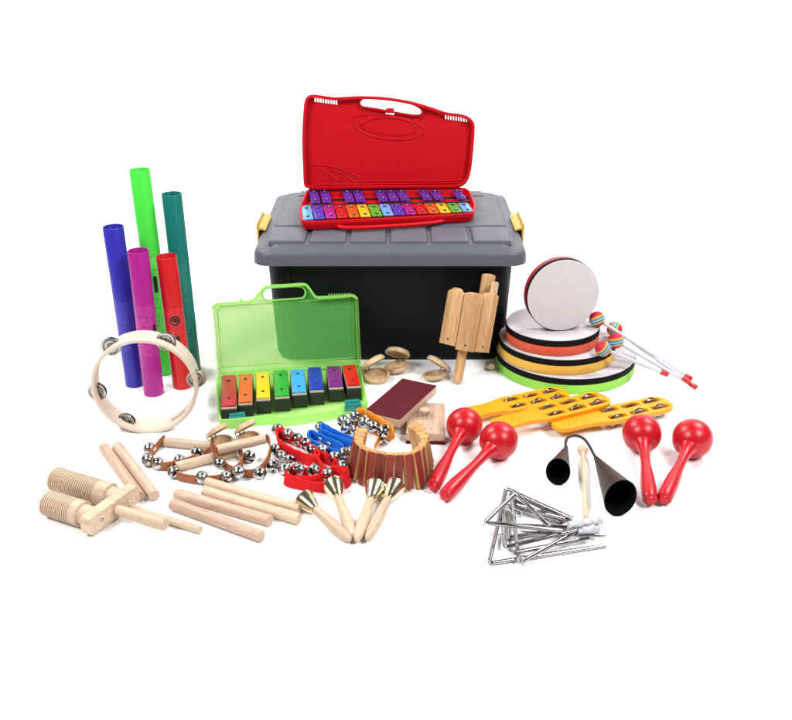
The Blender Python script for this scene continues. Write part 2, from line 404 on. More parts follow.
# carrying handle bulging from the front wall
hp = [GI @ at(x, y, GZ + .007) for x, y in ((335, 225), (346, 228.2), (385, 227), (425, 224), (442, 221.5), (450, 219))]
b.tube(smooth([Vector((p.x, p.y + .002, .007)) for p in hp], 5, False), .0048, 10)
b.build('case_base', M['red_case'], gk)
b = MB()
lower = [(gl(306.9 + (465.9 - 306.9) * i / 14, 212.3 + (207 - 212.3) * i / 14, .026)) for i in range(15)]
rail = []
def railpair(pa, pb):
    a, c = gl(*pa, .011), gl(*pb, .011); b.box((c - a).length, .004, .008, frame((a + c) / 2, c - a), .001)
railpair((303, 214), (470, 207)); railpair((304, 206.6), (470, 202.4)); railpair((309, 200.5), (468, 197.5)); railpair((309, 193.2), (466, 191.6))
b.build('bar_rails', M['black'], gk)
def metal_bar(c, L, w, key, lab):
    o = GI @ GI.inverted() @ c
    b = MB(); b.box(w, L, .003, T((c.x, c.y, .0180)), .0007)
    br = b.build('metal_bar', M[key], gk); br['label'] = lab
    for s_ in (-.31, .30):
        y = c.y + s_ * L
        b = MB(); b.lathe([(.0052, .0193), (.0052, .0202), (.0040, .0207)], T((c.x, y - .0004, 0)), 12, sx=.85, sy=1.4)
        if s_ < 0: b.box(.0034, .006, .0007, T((c.x, y - .0058, .0198)), 0)
        w_ = b.build('felt_washer', M['black'], br)
        b = MB(); b.lathe([(.0020, .0196), (.0020, .0217), (.0013, .0230), (.0001, .0234)], T((c.x, y, 0)), 10); b.build('bar_pin', M['chrome'], br)
lc = ['sky', 'indigo', 'magenta', 'red', 'orange', 'yellow', 'green'] * 2 + ['sky']
nm = {'sky': 'sky blue', 'indigo': 'indigo', 'magenta': 'magenta', 'red': 'red', 'orange': 'orange', 'yellow': 'yellow', 'green': 'green'}
for i in range(15):
    top_y = 205.4 + (202.8 - 205.4) * i / 14; bot_y = 219.0 + (211.0 - 219.0) * i / 14; x = 307 + (465.6 - 307) * i / 14
    a, c = gl(x, top_y, .0195), gl(x, bot_y, .0195); mid = (a + c) / 2
    metal_bar(mid, (a - c).length, .0235, 'bar_' + lc[i], nm[lc[i]] + ' metal bar')
for i, x in enumerate((314.5, 325.7, 348.2, 359, 381.4, 392.2, 403, 425.3, 436.6, 459)):
    f_ = (x - 314.5) / 144.5
    a, c = gl(x + .5, 190.2 + .3 * f_, .0180), gl(x - .5, 203.2 - 3.9 * f_, .0180); mid = (a + c) / 2
    metal_bar(mid, (a - c).length, .0225, 'violet', 'violet metal bar')
# lid: stands up from the hinge, leaning a little back
hl, hr = at(306, 189.5, GZ + HB), at(466, 187.5, GZ + HB)
hx = (hr - hl).normalized(); hb = Z.cross(hx).normalized()
lean = R(9); lu = Z * math.cos(lean) + hb * math.sin(lean); ln = hx.cross(lu)        # ln points to the viewer side? fixed below
LM = Matrix((hx, lu, hx.cross(lu))).transposed().to_4x4(); LM.translation = hl + Vector((0, .004, .002))
LI = LM.inverted(); lnv = hx.cross(lu)
def lp(px, py):
    q = LI @ atP(px, py, LM.translation, lnv); return Vector((q.x, q.y))
lo = [(304, 184), (303, 165), (302.2, 140), (303.2, 115), (304.8, 101), (308.5, 95.6), (316, 94.6), (333, 97), (346, 96.6), (362, 95.9), (385, 97), (410, 101), (430, 106.6), (447, 112.2), (459, 113.6), (468, 116.5), (473.3, 122),
      (474.4, 130), (473, 150), (471, 168), (468.5, 178), (464, 184.5), (456, 187.4), (430, 187.8), (390, 188), (340, 188.8), (316, 189.3), (308, 188)]
lol = smooth([lp(*p) for p in lo], 4)
hole = smooth([lp(*p) for p in ((360.8, 102.6), (362.6, 99.8), (368, 98.7), (385, 99.6), (405, 103), (417, 107.2), (421, 110.8), (420.3, 113.8), (414, 114.3), (400, 112.2), (380, 108.6), (365, 106.2), (361.5, 104.8))], 4)
tabh = [lp(*p) for p in ((386, 112.2), (394.4, 113.4), (394, 116), (385.6, 114.8))]
slots = []
for i in range(9):
    x = 315.2 + 2.65 * i; y = 99.3 + .35 * i
    slots.append([lp(*p) for p in ((x - .75, y - 2.5), (x + .75, y - 2.4), (x + .75, y + 2.5), (x - .75, y + 2.4))])
    x = 446 + 2.6 * i; y = 116.9 + .35 * i
    slots.append([lp(*p) for p in ((x - .6, y - 2.4), (x + .6, y - 2.3), (x + .6, y + 2.3), (x - .6, y + 2.2))])
pl = plate([inset(lol, .002), hole, tabh] + slots, .003)
rim = plate([lol, inset(lol, .008)], .022, .0015)
b = MB(); sgn = -1 if lnv.y > 0 else 1                     # +1: local z already faces the viewer
b.mesh(pl, T((0, 0, -.008 * sgn)))
b.mesh(rim, I4)
hr_ = plate([inset(hole, -.005), hole], .012, .001); b.mesh(hr_, T((0, 0, -.002 * sgn)))
zr = -.0058 * sgn
def ridge(pts, r=.0022, closed=False):
    P = smooth([lp(*p) for p in pts], 6, closed)
    b.tube([Vector((p.x, p.y, zr)) for p in P], r, 6, closed)
ridge([(362, 123), (375, 118.5), (392, 117.5), (408, 121), (416, 128), (410, 133.5), (394, 135), (375, 132), (364, 128)], .0026, True)
ridge([(352, 117), (366, 114.5), (384, 114.5), (404, 118), (420, 125), (425, 128)], .0024)
ridge([(353, 119), (357, 128), (366, 134), (380, 138), (398, 139.5), (414, 138), (424, 132)], .0026)
ridge([(311, 165), (330, 166.5), (348, 172), (362, 178.5), (374, 181.5), (468, 181)], .002)
ridge([(319, 168), (328, 173), (339, 181)], .0019); ridge([(331, 169), (344, 175), (356, 183)], .0019); ridge([(343, 172), (356, 178), (366, 183)], .0018)
b.tube([Vector((lp(313, 185).x, lp(313, 185).y, zr + .001)), Vector((lp(463, 182.8).x, lp(463, 182.8).y, zr + .001))], .002, 8)
q = lp(390, 110.6); b.box(.020, .012, .010, T((q.x, q.y, -.002 * sgn)), .002)
q = lp(390, 117.0); b.box(.018, .005, .006, T((q.x, q.y, -.006 * sgn)), .0015)
lid = b.build('case_lid', M['red_case'], gk, 40); lid.matrix_local = GI @ LM

# ------------------------------------------------------------------ green resonator-bar case
fl, fr = at(223, 426), at(366, 411)
cx_ = (fr - fl).normalized(); CM = frame((fl + fr) / 2, cx_); CI = CM.inverted()
gc = thing('translucent_case', 'open translucent lime green plastic case with teal latches, in front of the trunk', 'instrument case', CM)
CHh = .024
ol = [(218.5, 417), (217, 400), (216, 382), (219, 376.5), (250, 374), (300, 370), (340, 366.5), (357, 364.8), (361, 368), (364.5, 385), (367.5, 400), (366, 402), (350, 404.5), (343, 405.5), (336, 410), (310, 414), (282, 417.6), (270, 415.6), (250, 417.6), (225, 420)]
top = smooth([CI @ at(x, y, CHh) for x, y in ol], 4); top = [Vector((p.x, p.y)) for p in top]
b = MB()
b.loft([zl(inset(top, .010), 0), zl(inset(top, .004), .0015), zl(inset(top, .001), .010), zl(top, CHh - .002), zl(inset(top, .001), CHh), zl(inset(top, .004), CHh), zl(inset(top, .005), CHh - .003), zl(inset(top, .008), .006)])
b.build('case_base', M['green_tray'], gc)
for (x0, y0), (x1, y1) in (((228.5, 419.5), (246, 418)), ((343.5, 406.8), (360, 405))):
    a, c = CI @ at(x0, y0, .012), CI @ at(x1, y1, .012); mid = (a + c) / 2
    b = MB(); L_ = (c - a).length
    b.box(L_, .010, .016, frame(Vector((mid.x, mid.y - .013, .0165)), c - a), .002)
    b.box(L_ * .9, .012, .005, frame(Vector((mid.x, mid.y - .006, .0252)), c - a), .0015)
    b.build('latch', M['teal'], gc)
hl, hr = at(219.5, 376, CHh + .002), at(360, 365.5, CHh + .002)
hx = (hr - hl).normalized(); hb = Z.cross(hx).normalized(); lean = R(14)
lu = Z * math.cos(lean) + hb * math.sin(lean); lnv = hx.cross(lu)
LM = Matrix((hx, lu, lnv)).transposed().to_4x4(); LM.translation = hl + Vector((0, .004, 0)); LI = LM.inverted()
sgn = -1 if lnv.y > 0 else 1
lo = [(218, 374), (215, 345), (212, 311), (213, 305.5), (217.5, 303), (235, 301.6), (249, 300.3), (253.5, 298.2), (259, 291.5), (264, 286.5), (270, 285), (288, 284), (302, 283), (307.5, 284.5), (312, 290.5), (316, 295.3), (320, 296.2), (340, 295),
      (351, 294), (356, 296), (357.7, 301), (359, 330), (360.3, 355), (360, 362.5), (355, 365.5), (300, 369.5), (250, 373.2), (223, 376)]
lol = smooth([lp(*p) for p in lo], 4)
hole = smooth([lp(*p) for p in ((263.3, 293.6), (265, 290.8), (268.5, 288.9), (282, 288), (294.5, 287.2), (302, 288.2), (304.7, 291.7), (304, 295.5), (300.4, 297.6), (284, 298.8), (268.5, 299.9), (264.3, 297.6))], 4)
b = MB(); b.mesh(plate([inset(lol, .002), hole], .002), T((0, 0, -.008 * sgn)))
lid = b.build('lid_panel', M['green_panel'], gc, 40); lid.matrix_local = CI @ LM
b = MB(); b.mesh(plate([lol, inset(lol, .0042)], .018, .001)); b.mesh(plate([inset(hole, -.0032), hole], .009, .001), T((0, 0, -.003 * sgn)))
inner = smooth([lp(*p) for p in ((222, 368), (217.5, 312), (221, 307), (262, 303.5), (310, 299.8), (349, 298.3), (353, 302), (355, 358))], 1)
ir = [inner[0], inner[1], inner[2], inner[5], inner[6], inner[7]]
b.tube([Vector((p.x, p.y, -.007 * sgn)) for p in ir], .0010, 6, True)
for i in range(9):
    p = lp(329 + 2.6 * i, 295.2 - .1 * i); b.box(.002, .004, .006, T((p.x, p.y + .001, 0)), .0005)
p = lp(241, 300.6); b.box(.006, .006, .01, T((p.x, p.y + .001, 0)), .001)
lid2 = b.build('lid_rim', M['green_rim'], gc, 40); lid2.matrix_local = CI @ LM

bars = [('crimson', 'dark red', (90, 445), (152, 443), (155, 570), (88, 578)), ('orange', 'orange', (165, 440), (222, 437), (222, 553), (160, 563)),
        ('yellow', 'yellow', (237, 435), (292, 431), (298, 535), (237, 545)), ('green', 'green', (310, 427), (368, 421), (380, 527), (315, 535)),
        ('sky', 'sky blue', (383, 424), (440, 418), (453, 511), (388, 521)), ('blue', 'dark blue', (456, 414), (511, 408), (525, 500), (463, 508)),
        ('purple', 'purple', (536, 409), (594, 403), (607, 488), (545, 495)), ('red', 'bright red', (602, 405), (656, 398), (681, 482), (622, 490))]
bz = .043
for k, nmn, *cs in bars:
    tl, tr_, br, bl = [at(200 + x / 4.233, 270 + y / 4.233, bz) for x, y in cs]
    fr_m, bk = (bl + br) / 2, (tl + tr_) / 2
    w = ((tr_ - tl).length + (br - bl).length) / 2; L_ = (bk - fr_m).length
    y_ = (bk - fr_m).normalized(); x_ = y_.cross(Z); m = Matrix((x_, y_, Z)).transposed().to_4x4(); m.translation = Vector((*((fr_m + bk) / 2).xy, .0))
    t_ = thing('chime_bar', nmn + ' metal chime bar on a black resonator block, standing in the green case', 'chime bar', m, 'chime bars in the green case')
    z0 = .0075
    b = MB(); b.box(w + .001, L_ + .006, bz - .0085 - z0, T((0, 0, (bz - .0085 + z0) / 2)), .0012); b.build('resonator', M['blackfoam'], t_)
    b = MB(); b.box(w - .001, L_ + .001, .005, T((0, 0, bz - .0059)), .001); b.build('bar_bed', M['wood_ply'], t_)
    b = MB(); b.box(w - .0015, L_, .0035, T((0, 0, bz - .0015)), .0009); b.build('bar', M['ch_' + k], t_)
    for s_ in (-.27, .30):
        b = MB(); b.lathe([(.0033, bz), (.0033, bz + .0012), (.002, bz + .002), (.0001, bz + .0021)], T((0, s_ * L_, 0)), 14)
        b.build('screw', M['black'], t_)

# ------------------------------------------------------------------ percussion tubes
def decal(b, r, ang, z, grid):
    rows = [[b.bm.verts.new(Vector(((r + .0004) * math.cos(ang + u / r), (r + .0004) * math.sin(ang + u / r), z + v))) for u, v in row] for row in grid]
    for a, c in zip(rows, rows[1:]):
        for i in range(len(a) - 1): b.bm.faces.new((a[i], a[i + 1], c[i + 1], c[i]))
def capsule(w, h, n=8):
    g = []
    for i in range(n + 1):
        u = -w / 2 + w * i / n; v = h / 2 - w / 2 + math.sqrt(max(0, (w / 2) ** 2 - u * u)); g.append([(u, -v), (u, v)])
    return g
def annulus(r0, r1, a0, a1, n=24, cx=0, cy=0):
    return [[(cx + r * math.cos(R(a0 + (a1 - a0) * i / n)), cy + r * math.sin(R(a0 + (a1 - a0) * i / n))) for r in (r0, r1)] for i in range(n + 1)]
M['ink'] = mat('ink', (.008, .008, .010), .5, bump=0)
tubes = [('indigo blue', (.028, .022, .36), (113, 226.5), (135.5, 384), 298, 346, 'standing leftmost', None),
         ('lime green', (.065, .66, .055), (139.5, 169.5), (166, 372), 255, 330, 'the tallest of the five', 'cap'),
         ('dark teal', (.004, .155, .130), (171.5, 193.5), (191.5, 369), 262, 345, 'standing on the right', None),
         ('magenta', (.36, .010, .22), (138, 250.5), (154, 393), 303, 352, 'standing front and centre', 'cap'),
         ('red', (.55, .010, .012), (166, 256), (183, 386), 305, 350, 'with a printed ring symbol', 'ring')]
TR = .0212
for nmn, col, pt, pb, s0, s1, extra, mark in tubes:
    base = at(*pb, 0); top = atY(*pt, base.y - .004)
    ax = top - base; L_ = ax.length
    z1, z0 = [(atY(pt[0] + (pb[0] - pt[0]) * (s - pt[1]) / (pb[1] - pt[1]), s, base.y).z) for s in (s0, s1)]
    m = zframe(base, ax)
    b = MB(); b.lathe([(TR, .0004), (TR, L_ - .0008), (TR - .0005, L_), (TR - .0013, L_), (TR - .0018, L_ - .0008), (TR - .0018, .0004)], I4, 40, ring=True)
    mt = tube_mat('tube_' + nmn.replace(' ', '_'), col, z0, z1)
    if mark:
        o = thing('percussion_tube', nmn + ' plastic percussion tube standing upright, ' + extra, 'percussion tube', m, 'tuned percussion tubes')
        b.build('tube_body', mt, o)
        b = MB()
        if mark == 'ring':
            zc = atY(175, 317, base.y).z; a = math.atan2(-base.y, -base.x) + .05
            decal(b, TR, a, zc, annulus(.0076, .0112, 0, 360)); decal(b, TR, a, zc, annulus(.0001, .0042, 0, 360, 16, 0, .0012))
            decal(b, TR, a, zc, annulus(.0040, .0064, -60, 150, 16))
            b.build('ring_symbol', M['ink'], o); b = MB()
            zc = atY(176, 340, base.y).z; decal(b, TR, a + .05, zc, capsule(.0085, .036))
        elif nmn == 'magenta':
            zc = atY(154, 333, base.y).z; decal(b, TR, math.atan2(-base.y, -base.x) + .80, zc, capsule(.0085, .05))
        else:
            zc = atY(153, 281, base.y).z; decal(b, TR, math.atan2(-base.y, -base.x) + .12, zc, capsule(.008, .038))
        b.build('printed_mark', M['ink'], o)
    else:
        o = b.build('percussion_tube', mt); o.matrix_world = m
        tag(o, nmn + ' plastic percussion tube standing upright, ' + extra, 'percussion tube', 'tuned percussion tubes')

# ------------------------------------------------------------------ tambourine
TRr, TB, TT = .1018, .047, .0070
o = at(151.5, 428)
# local: ring in xz plane, axis y
tm = T(o) @ RZ(R(4)) @ RX(R(1)) @ T((0, .0, TRr))
ta = thing('tambourine', 'round pale wooden tambourine with metal jingles, standing before the coloured tubes', 'tambourine', tm)
b = MB(); n = 144; ys = [-TB / 2, -TB / 2 + .0012, -.0065, .0065, TB / 2 - .0012, TB / 2]
slot_c = [3, 62, 126, 190, 240, 306]
def inslot(i):
    a = (i + .5) * 360 / n
    return any(abs((a - c + 180) % 360 - 180) < 11 for c in slot_c)
V = {}
def tv(i, j, s):
    i %= n; k = (i, j, s)
    if k not in V:
        r = TRr - (TT if s else 0)
        if j in (0, 5): r += (.001 if s else -.001)
        V[k] = b.bm.verts.new((r * math.cos(2 * math.pi * i / n), ys[j], r * math.sin(2 * math.pi * i / n)))
    return V[k]
for i in range(n):
    for j in range(5):
        if j == 2 and inslot(i): continue
        b.bm.faces.new((tv(i, j, 0), tv(i + 1, j, 0), tv(i + 1, j + 1, 0), tv(i, j + 1, 0)))
        b.bm.faces.new((tv(i, j, 1), tv(i, j + 1, 1), tv(i + 1, j + 1, 1), tv(i + 1, j, 1)))
    b.bm.faces.new((tv(i, 0, 0), tv(i, 0, 1), tv(i + 1, 0, 1), tv(i + 1, 0, 0)))
    b.bm.faces.new((tv(i, 5, 0), tv(i + 1, 5, 0), tv(i + 1, 5, 1), tv(i, 5, 1)))
    if inslot(i):
        for j in (2, 3): b.bm.faces.new((tv(i, j, 0), tv(i + 1, j, 0), tv(i + 1, j, 1), tv(i, j, 1)))
        if not inslot(i - 1): b.bm.faces.new((tv(i, 2, 0), tv(i, 3, 0), tv(i, 3, 1), tv(i, 2, 1)))
        if not inslot(i + 1): b.bm.faces.new((tv(i + 1, 2, 0), tv(i + 1, 3, 0), tv(i + 1, 3, 1), tv(i + 1, 2, 1)))
b.build('hoop', M['wood_ply'], ta)
jp = [(.0022, -.0006), (.006, -.0010), (.0075, .0016), (.0125, .0018), (.0145, 0), (.0182, .0004), (.0186, .0010), (.0145, .0008), (.0125, .0026), (.0075, .0024), (.006, 0), (.0022, 0)]
for c in slot_c[:5]:
    a = R(c); r = TRr - TT / 2
    for s_ in (-1, 1):
        m = T((r * math.cos(a) + .001 * s_, s_ * .0028, r * math.sin(a))) @ RX(R(90 * s_ + 6 * random.uniform(-1, 1))) @ RY(R(random.uniform(-8, 8)))
        b = MB(); b.lathe(jp, m, 28, cap=False, ring=True); b.build('jingle', M['jingle'], ta)
    b = MB(); b.lathe([(.0011, -TB / 2 + .002), (.0011, TB / 2 - .002)], T((r * math.cos(a), 0, r * math.sin(a))) @ RX(R(90)), 8); b.build('jingle_pin', M['steel'], ta)

# ------------------------------------------------------------------ two-tone wood block and beater
ca, cb = at(44, 499, .024), at(84, 512.5, .024)
ca2 = at(52, 475.5, .024)
bx = at(110.5, 507, .026)
hx_ = (at(166, 527.5, .022) - at(113, 509, .026)); hx_.z = 0
wm = frame(Vector((bx.x, bx.y, 0)), hx_)
WI = wm.inverted()
wb = thing('two_tone_wood_block', 'double wooden guiro block with two ribbed cylinders, crossbar and handle', 'wood block', wm)
r_ = .0225
def ribbed(x0, y, L_):
    pr = [(x0, .0001), (x0, r_ - .003), (x0 + .002, r_ - .0006)]
    x = x0 + .004; gl_ = L_ * .80
    while x < x0 + gl_:
        pr += [(x, r_), (x + .0024, r_), (x + .0028, r_ - .0022), (x + .0040, r_ - .0022)]; x += .0046
    pr += [(x0 + gl_ + .001, r_), (x0 + L_ - .002, r_), (x0 + L_, r_ - .002), (x0 + L_ + .0005, r_ * .80), (-.009, r_ * .74)]
    b = MB(); b.lathex(pr, T((0, y, r_ + .0008)), 36); b.build('ribbed_cylinder', M['wood_pale'], wb, 30)
p2 = WI @ ca; p1 = WI @ ca2; q2 = WI @ at(66, 505, .024); q1 = WI @ at(75, 482, .024)
p1.x += .012; p2.x += .012
ribbed(p1.x, .031, -.026 - p1.x)
ribbed(p2.x, -.034, -.028 - p2.x)
cl = [Vector((p.x, p.y)) for p in rrect(.124, .033, .0075, 0, 5)]
me = plate([cl], .021, .0015)
b = MB(); b.mesh(me, T((.001, -.001, .0235)) @ RX(R(90)) @ RY(R(90))); 
b.build('crossbar', M['wood_pale'], wb)
b = MB(); b.lathex([(.0115, .0088), (.03, .0098), (.075, .0112), (.108, .0115), (.114, .0105), (.1155, .008), (.1158, .0001)], T((0, .001, .0235)), 24); b.build('handle', M['wood_pale'], wb)
for y in (-.034, .031):
    b = MB(); b.lathex([(.0112, .0036), (.0119, .0036), (.0122, .0028), (.0122, .0001)], T((0, y, .0235)), 12); b.build('screw', M['steel'], wb)
def stick_mesh(L_, r, bev=.0015):
    b = MB(); b.lathex([(0, .0001), (0, r - bev), (bev * .3, r - bev * .3), (bev, r), (L_ - bev, r), (L_ - bev * .3, r - bev * .3), (L_, r - bev), (L_, .0001)], I4, 28); return b
a, c = at(127, 507, .0085), at(200.5, 530, .0075)
b = stick_mesh((c - a).length, .0070); o = b.build('beater_stick', M['wood_pale']); o.matrix_world = frame(a, c - a)
tag(o, 'thin round wooden beater stick lying beside the handle of the ribbed wood block', 'beater')

# ------------------------------------------------------------------ rhythm sticks
sr = .0103
sticks = [('wood_pink', (104, 447.5), (140, 497), sr, 'short reddish rhythm stick of the crossing pair, touching the wood block', 'short rhythm sticks'),
          ('wood_pink', (117, 446.5), (154.6, 496), sr, 'short reddish rhythm stick, right one of the pair by the tambourine', 'short rhythm sticks'),
          ('wood_pale', (206.5, 482.5), (300, 509), sr * .95, 'long pale rhythm stick at the back of the four, nearest the bells', 'long rhythm sticks'),
          ('wood_pale', (204, 491.5), (299, 519), sr, 'long pale rhythm stick, second from the back of the four', 'long rhythm sticks'),
          ('wood_pink', (176, 493.5), (270.5, 521), sr * .97, 'long reddish rhythm stick, third from the back of the four', 'long rhythm sticks'),
          ('wood_pink', (172, 504), (262, 536.5), sr, 'long reddish rhythm stick at the very front of the four', 'long rhythm sticks')]
for k, pa, pb, r, lab, grp in sticks:
    a, c = at(*pa, r + .0004), at(*pb, r + .0004)
    o = stick_mesh((c - a).length, r).build('rhythm_stick', M[k]); o.matrix_world = frame(a, c - a); tag(o, lab, 'rhythm stick', grp)

# ------------------------------------------------------------------ jingle bells (shared mesh)
def bell_mesh(r=.0119):
    b = MB(); n = 24; pr = []
    for i in range(13):
        a = -90 + 180 * i / 12; pr.append((r * math.cos(R(a)) if abs(a) < 90 else .0001, r * math.sin(R(a))))
    pr = pr[:7] + [(r * 1.05, .0004), (r * 1.05, .0012), (r * .995, .0016)] + pr[7:]
    b.lathe(pr, I4, n)
    b.bm.faces.ensure_lookup_table()
    for f in b.bm.faces:
        c = f.calc_center_median()
        if c.z < -.001 and len(f.verts) == 4:
            a = math.degrees(math.atan2(c.y, c.x)) % 180
            if a < 8 or a > 172 or 82 < a < 98:
                if a < 16 or a > 164 or c.z < -r * .5: f.material_index = 1
    for s_ in (1, -1): b.lathe([(.0019, 0), (.0019, .0003)], T((s_ * r * .955, 0, -r * .28)) @ RY(R(90 * s_ + 17 * s_)), 10, mi=1)
    b.lathe([(.0028, r * .95), (.0022, r * 1.1), (.0001, r * 1.12)], I4, 10)
    o = b.build('bell', [M['chrome'], M['slit']]); me = o.data; bpy.data.objects.remove(o); return me
BELL = bell_mesh()
def bells(root, pts, z=.0125, s=1.0):
    inv = root.matrix_world.inverted() if False else None
    for p in pts:
        zz = p[2] if len(p) > 2 else z
        c = at(p[0], p[1], zz)
        m = T(c) @ RZ(random.uniform(0, 6.28)) @ RX(R(random.uniform(40, 120))) @ RZ(random.uniform(0, 3)) @ Matrix.Scale(s * random.uniform(.95, 1.04), 4)
        link('bell', BELL, root, root['_inv'] @ m if False else T(-ROOTS[root.name]) @ m)
ROOTS = {}
def world_root(name, label, cat, org, group=None):
    t_ = thing(name, label, cat, T(org), group); ROOTS[t_.name] = Vector(org); return t_
def rel(t_, pts): return [Vector(p) - ROOTS[t_.name] for p in pts]

# leather sleigh bells with wooden grips
def sleigh(lab, grip, strap, bl, w=.0185, zoff=0, gr=.0092):
    a, c = at(*grip[0], gr + .002 + zoff), at(*grip[1], gr + .002 + zoff)
    t_ = world_root('hand_sleigh_bells', lab, 'sleigh bells', Vector((*((a + c) / 2).xy, 0)), 'leather strapped sleigh bells')
    la, lc_ = rel(t_, [a, c])
    b = stick_mesh((c - a).length, gr); g = b.build('wooden_grip', M['wood_pale'], t_); g.matrix_local = frame(la, lc_ - la)
    ns_ = len(strap); P = smooth(rel(t_, [at(x, y, w / 2 + .001 + zoff * max(0, 1 - min(q, ns_ - 1 - q) / 4)) for q, (x, y) in enumerate(strap)]), 7, False)
    b = MB(); b.ribbon(P, w, .0024); st = b.build('leather_strap', M['leather'], t_, 50)
    for P_, Q_ in ((P[2], P[3]), (P[-3], P[-4])):
        nn = (Q_ - P_).cross(Z).normalized(); nn = nn if nn.y < 0 else -nn
        b = MB(); b.lathe([(.0028, 0), (.0026, .0010), (.0001, .0014)], zframe(P_ + nn * .0012, nn), 12); b.build('rivet', M['steel'], st)
    bells(t_, bl, .0125 + zoff * .3)
    return t_
sleigh('leather sleigh bell strap with pale grip on top, leftmost, above the reddish short sticks', ((165, 441.5), (211, 446)),
       [(211, 446), (213.5, 443), (212.5, 449), (203, 455), (190, 460.5), (176, 464.5), (163, 466.5), (153, 464), (150, 456), (156, 448), (162, 441), (165, 439)],
       [(149.5, 448.5), (148, 460), (158, 463.5), (179.5, 460.5), (197, 453, .016)])
sleigh('leather sleigh bell strap lying in the middle, its grip half under the others', ((176, 467), (236, 451.5)),
       [(176, 468), (174, 464.5), (172, 470), (178, 476), (190, 479), (206, 480), (222, 478), (236, 470), (243, 459), (241, 452), (238, 450)],
       [(174, 472), (202, 477.5), (226.5, 477), (249.5, 456.5)])
sleigh('leather sleigh bell strap with its loop hanging round the front, beside the red bell bands', ((217, 450), (265, 439)),
       [(217, 452), (213.5, 447), (214.5, 455), (221, 463), (232, 470), (245, 473.5), (257, 472), (266, 463), (270, 452), (269.5, 442), (265.5, 437)],
       [(219.5, 464), (238.5, 472), (260, 473.5)], zoff=.020)

# fabric bell bands
def band(lab, colk, loop, bl, w=.023, snaps=(), tail=None, z0=0.001, s=1.0, cat='wrist bells'):
    P = [at(p[0], p[1], p[2] if len(p) > 2 else w / 2 + z0) for p in loop]; c = sum(P, Vector()) / len(P)
    t_ = world_root('bell_band', lab, cat, Vector((c.x, c.y, 0)), 'fabric bell bands')
    Q = smooth(rel(t_, P), 7, True); n = len(Q)
    ups = [Vector((.22 * math.sin(i * .31 + len(loop)), .25 * math.cos(i * .23), 1)) for i in range(n)]
    Q = [q + Vector((random.uniform(-1, 1), random.uniform(-1, 1), random.uniform(-1, 1))) * .0005 for q in Q]
    b = MB(); b.ribbon(Q, w, .0040, ups, True)
    b.build('fabric_strap', M[colk], t_, 60)
    if tail:
        tp = smooth(rel(t_, [at(x, y, z) for x, y, z in tail]), 6, False)
        b = MB(); b.ribbon(tp, w * .8, .003, Vector((.3, .2, 1))); b.build('strap_end', M[colk], t_, 60)
    for x, y in snaps:
        q = at(x, y, w * .6); nn = Vector((-.35, -.8, .45)).normalized()
        b = MB(); b.lathe([(.0042, -.002), (.0042, .001), (.003, .002), (.0001, .0022)], zframe(q - ROOTS[t_.name] , nn), 14); b.build('snap', M['chrome'], t_)
    bells(t_, bl, .013, s)
    return t_
band('red fabric bell band with four bells along its back, next to the sleigh bells', 'fab_red', [(279, 433), (296, 441), (312, 449), (319, 458), (312, 461), (298, 456), (286, 450), (279, 443)],
     [(277.5, 429.5, .016), (287.5, 434.5, .017), (297, 439, .017), (306, 443.5, .017), (275.5, 449.5), (281.5, 456), (290, 460.5), (273, 466)], w=.025)
band('crumpled red fabric bell band in front, four bells above its folded edge', 'fab_red', [(286, 479), (300, 484), (316, 487), (330, 487), (345, 482), (349, 477), (341, 468), (331, 461), (319, 455), (314, 458), (322, 466), (326, 474), (310, 474), (292, 472)],
     [(284.5, 469.5, .020), (299, 469.5, .021), (314, 470.5, .022), (327.5, 474.5, .022), (342.5, 466, .02), (323, 450, .02), (334.5, 457, .02), (312.5, 450, .014)], w=.024, tail=[(296, 480, .016), (310, 481, .02), (322, 477, .022), (334, 470, .022), (344, 474, .02), (340, 481, .016)])
band('bright blue fabric bell band lying smooth and nearest the orange band', 'fab_blue', [(323, 430), (336, 435.5), (350, 442), (359, 446.5), (359, 449.5), (350, 446.5), (336, 440.5), (323, 434.5), (320, 431.5)],
     [(320.5, 428, .014), (347, 453, .012)], w=.029)
band('small bright blue fabric bell band with two shiny snaps, between the red and blue bands', 'fab_blue', [(308, 437), (313, 435), (327, 441), (341, 449), (343, 453), (338, 455), (325, 450), (312, 444)],
     [(318, 452, .009), (344, 453, .013)], w=.023, snaps=((319.5, 439.3), (328.5, 444.2)))
band('orange fabric bell band with a row of bells, resting against the maroon sand block', 'fab_orange', [(355.5, 416.5, .034), (362.5, 412, .038), (375, 418.8, .040), (386, 425.8, .040), (392.5, 430.6, .036), (391, 435.5, .029), (381, 434, .025), (368, 428, .025), (357, 422, .027)],
     [(355.5, 416.5, .039), (364.5, 422, .039), (373.5, 426.5, .039), (383.5, 431, .039), (386.5, 437.5, .016), (343, 421, .013), (350, 423.5, .018), (346, 428.5, .010), (356, 430, .013)], w=.019,
     tail=[(386, 433, .014), (380, 438, .012), (377, 443, .010), (375, 446, .009)])

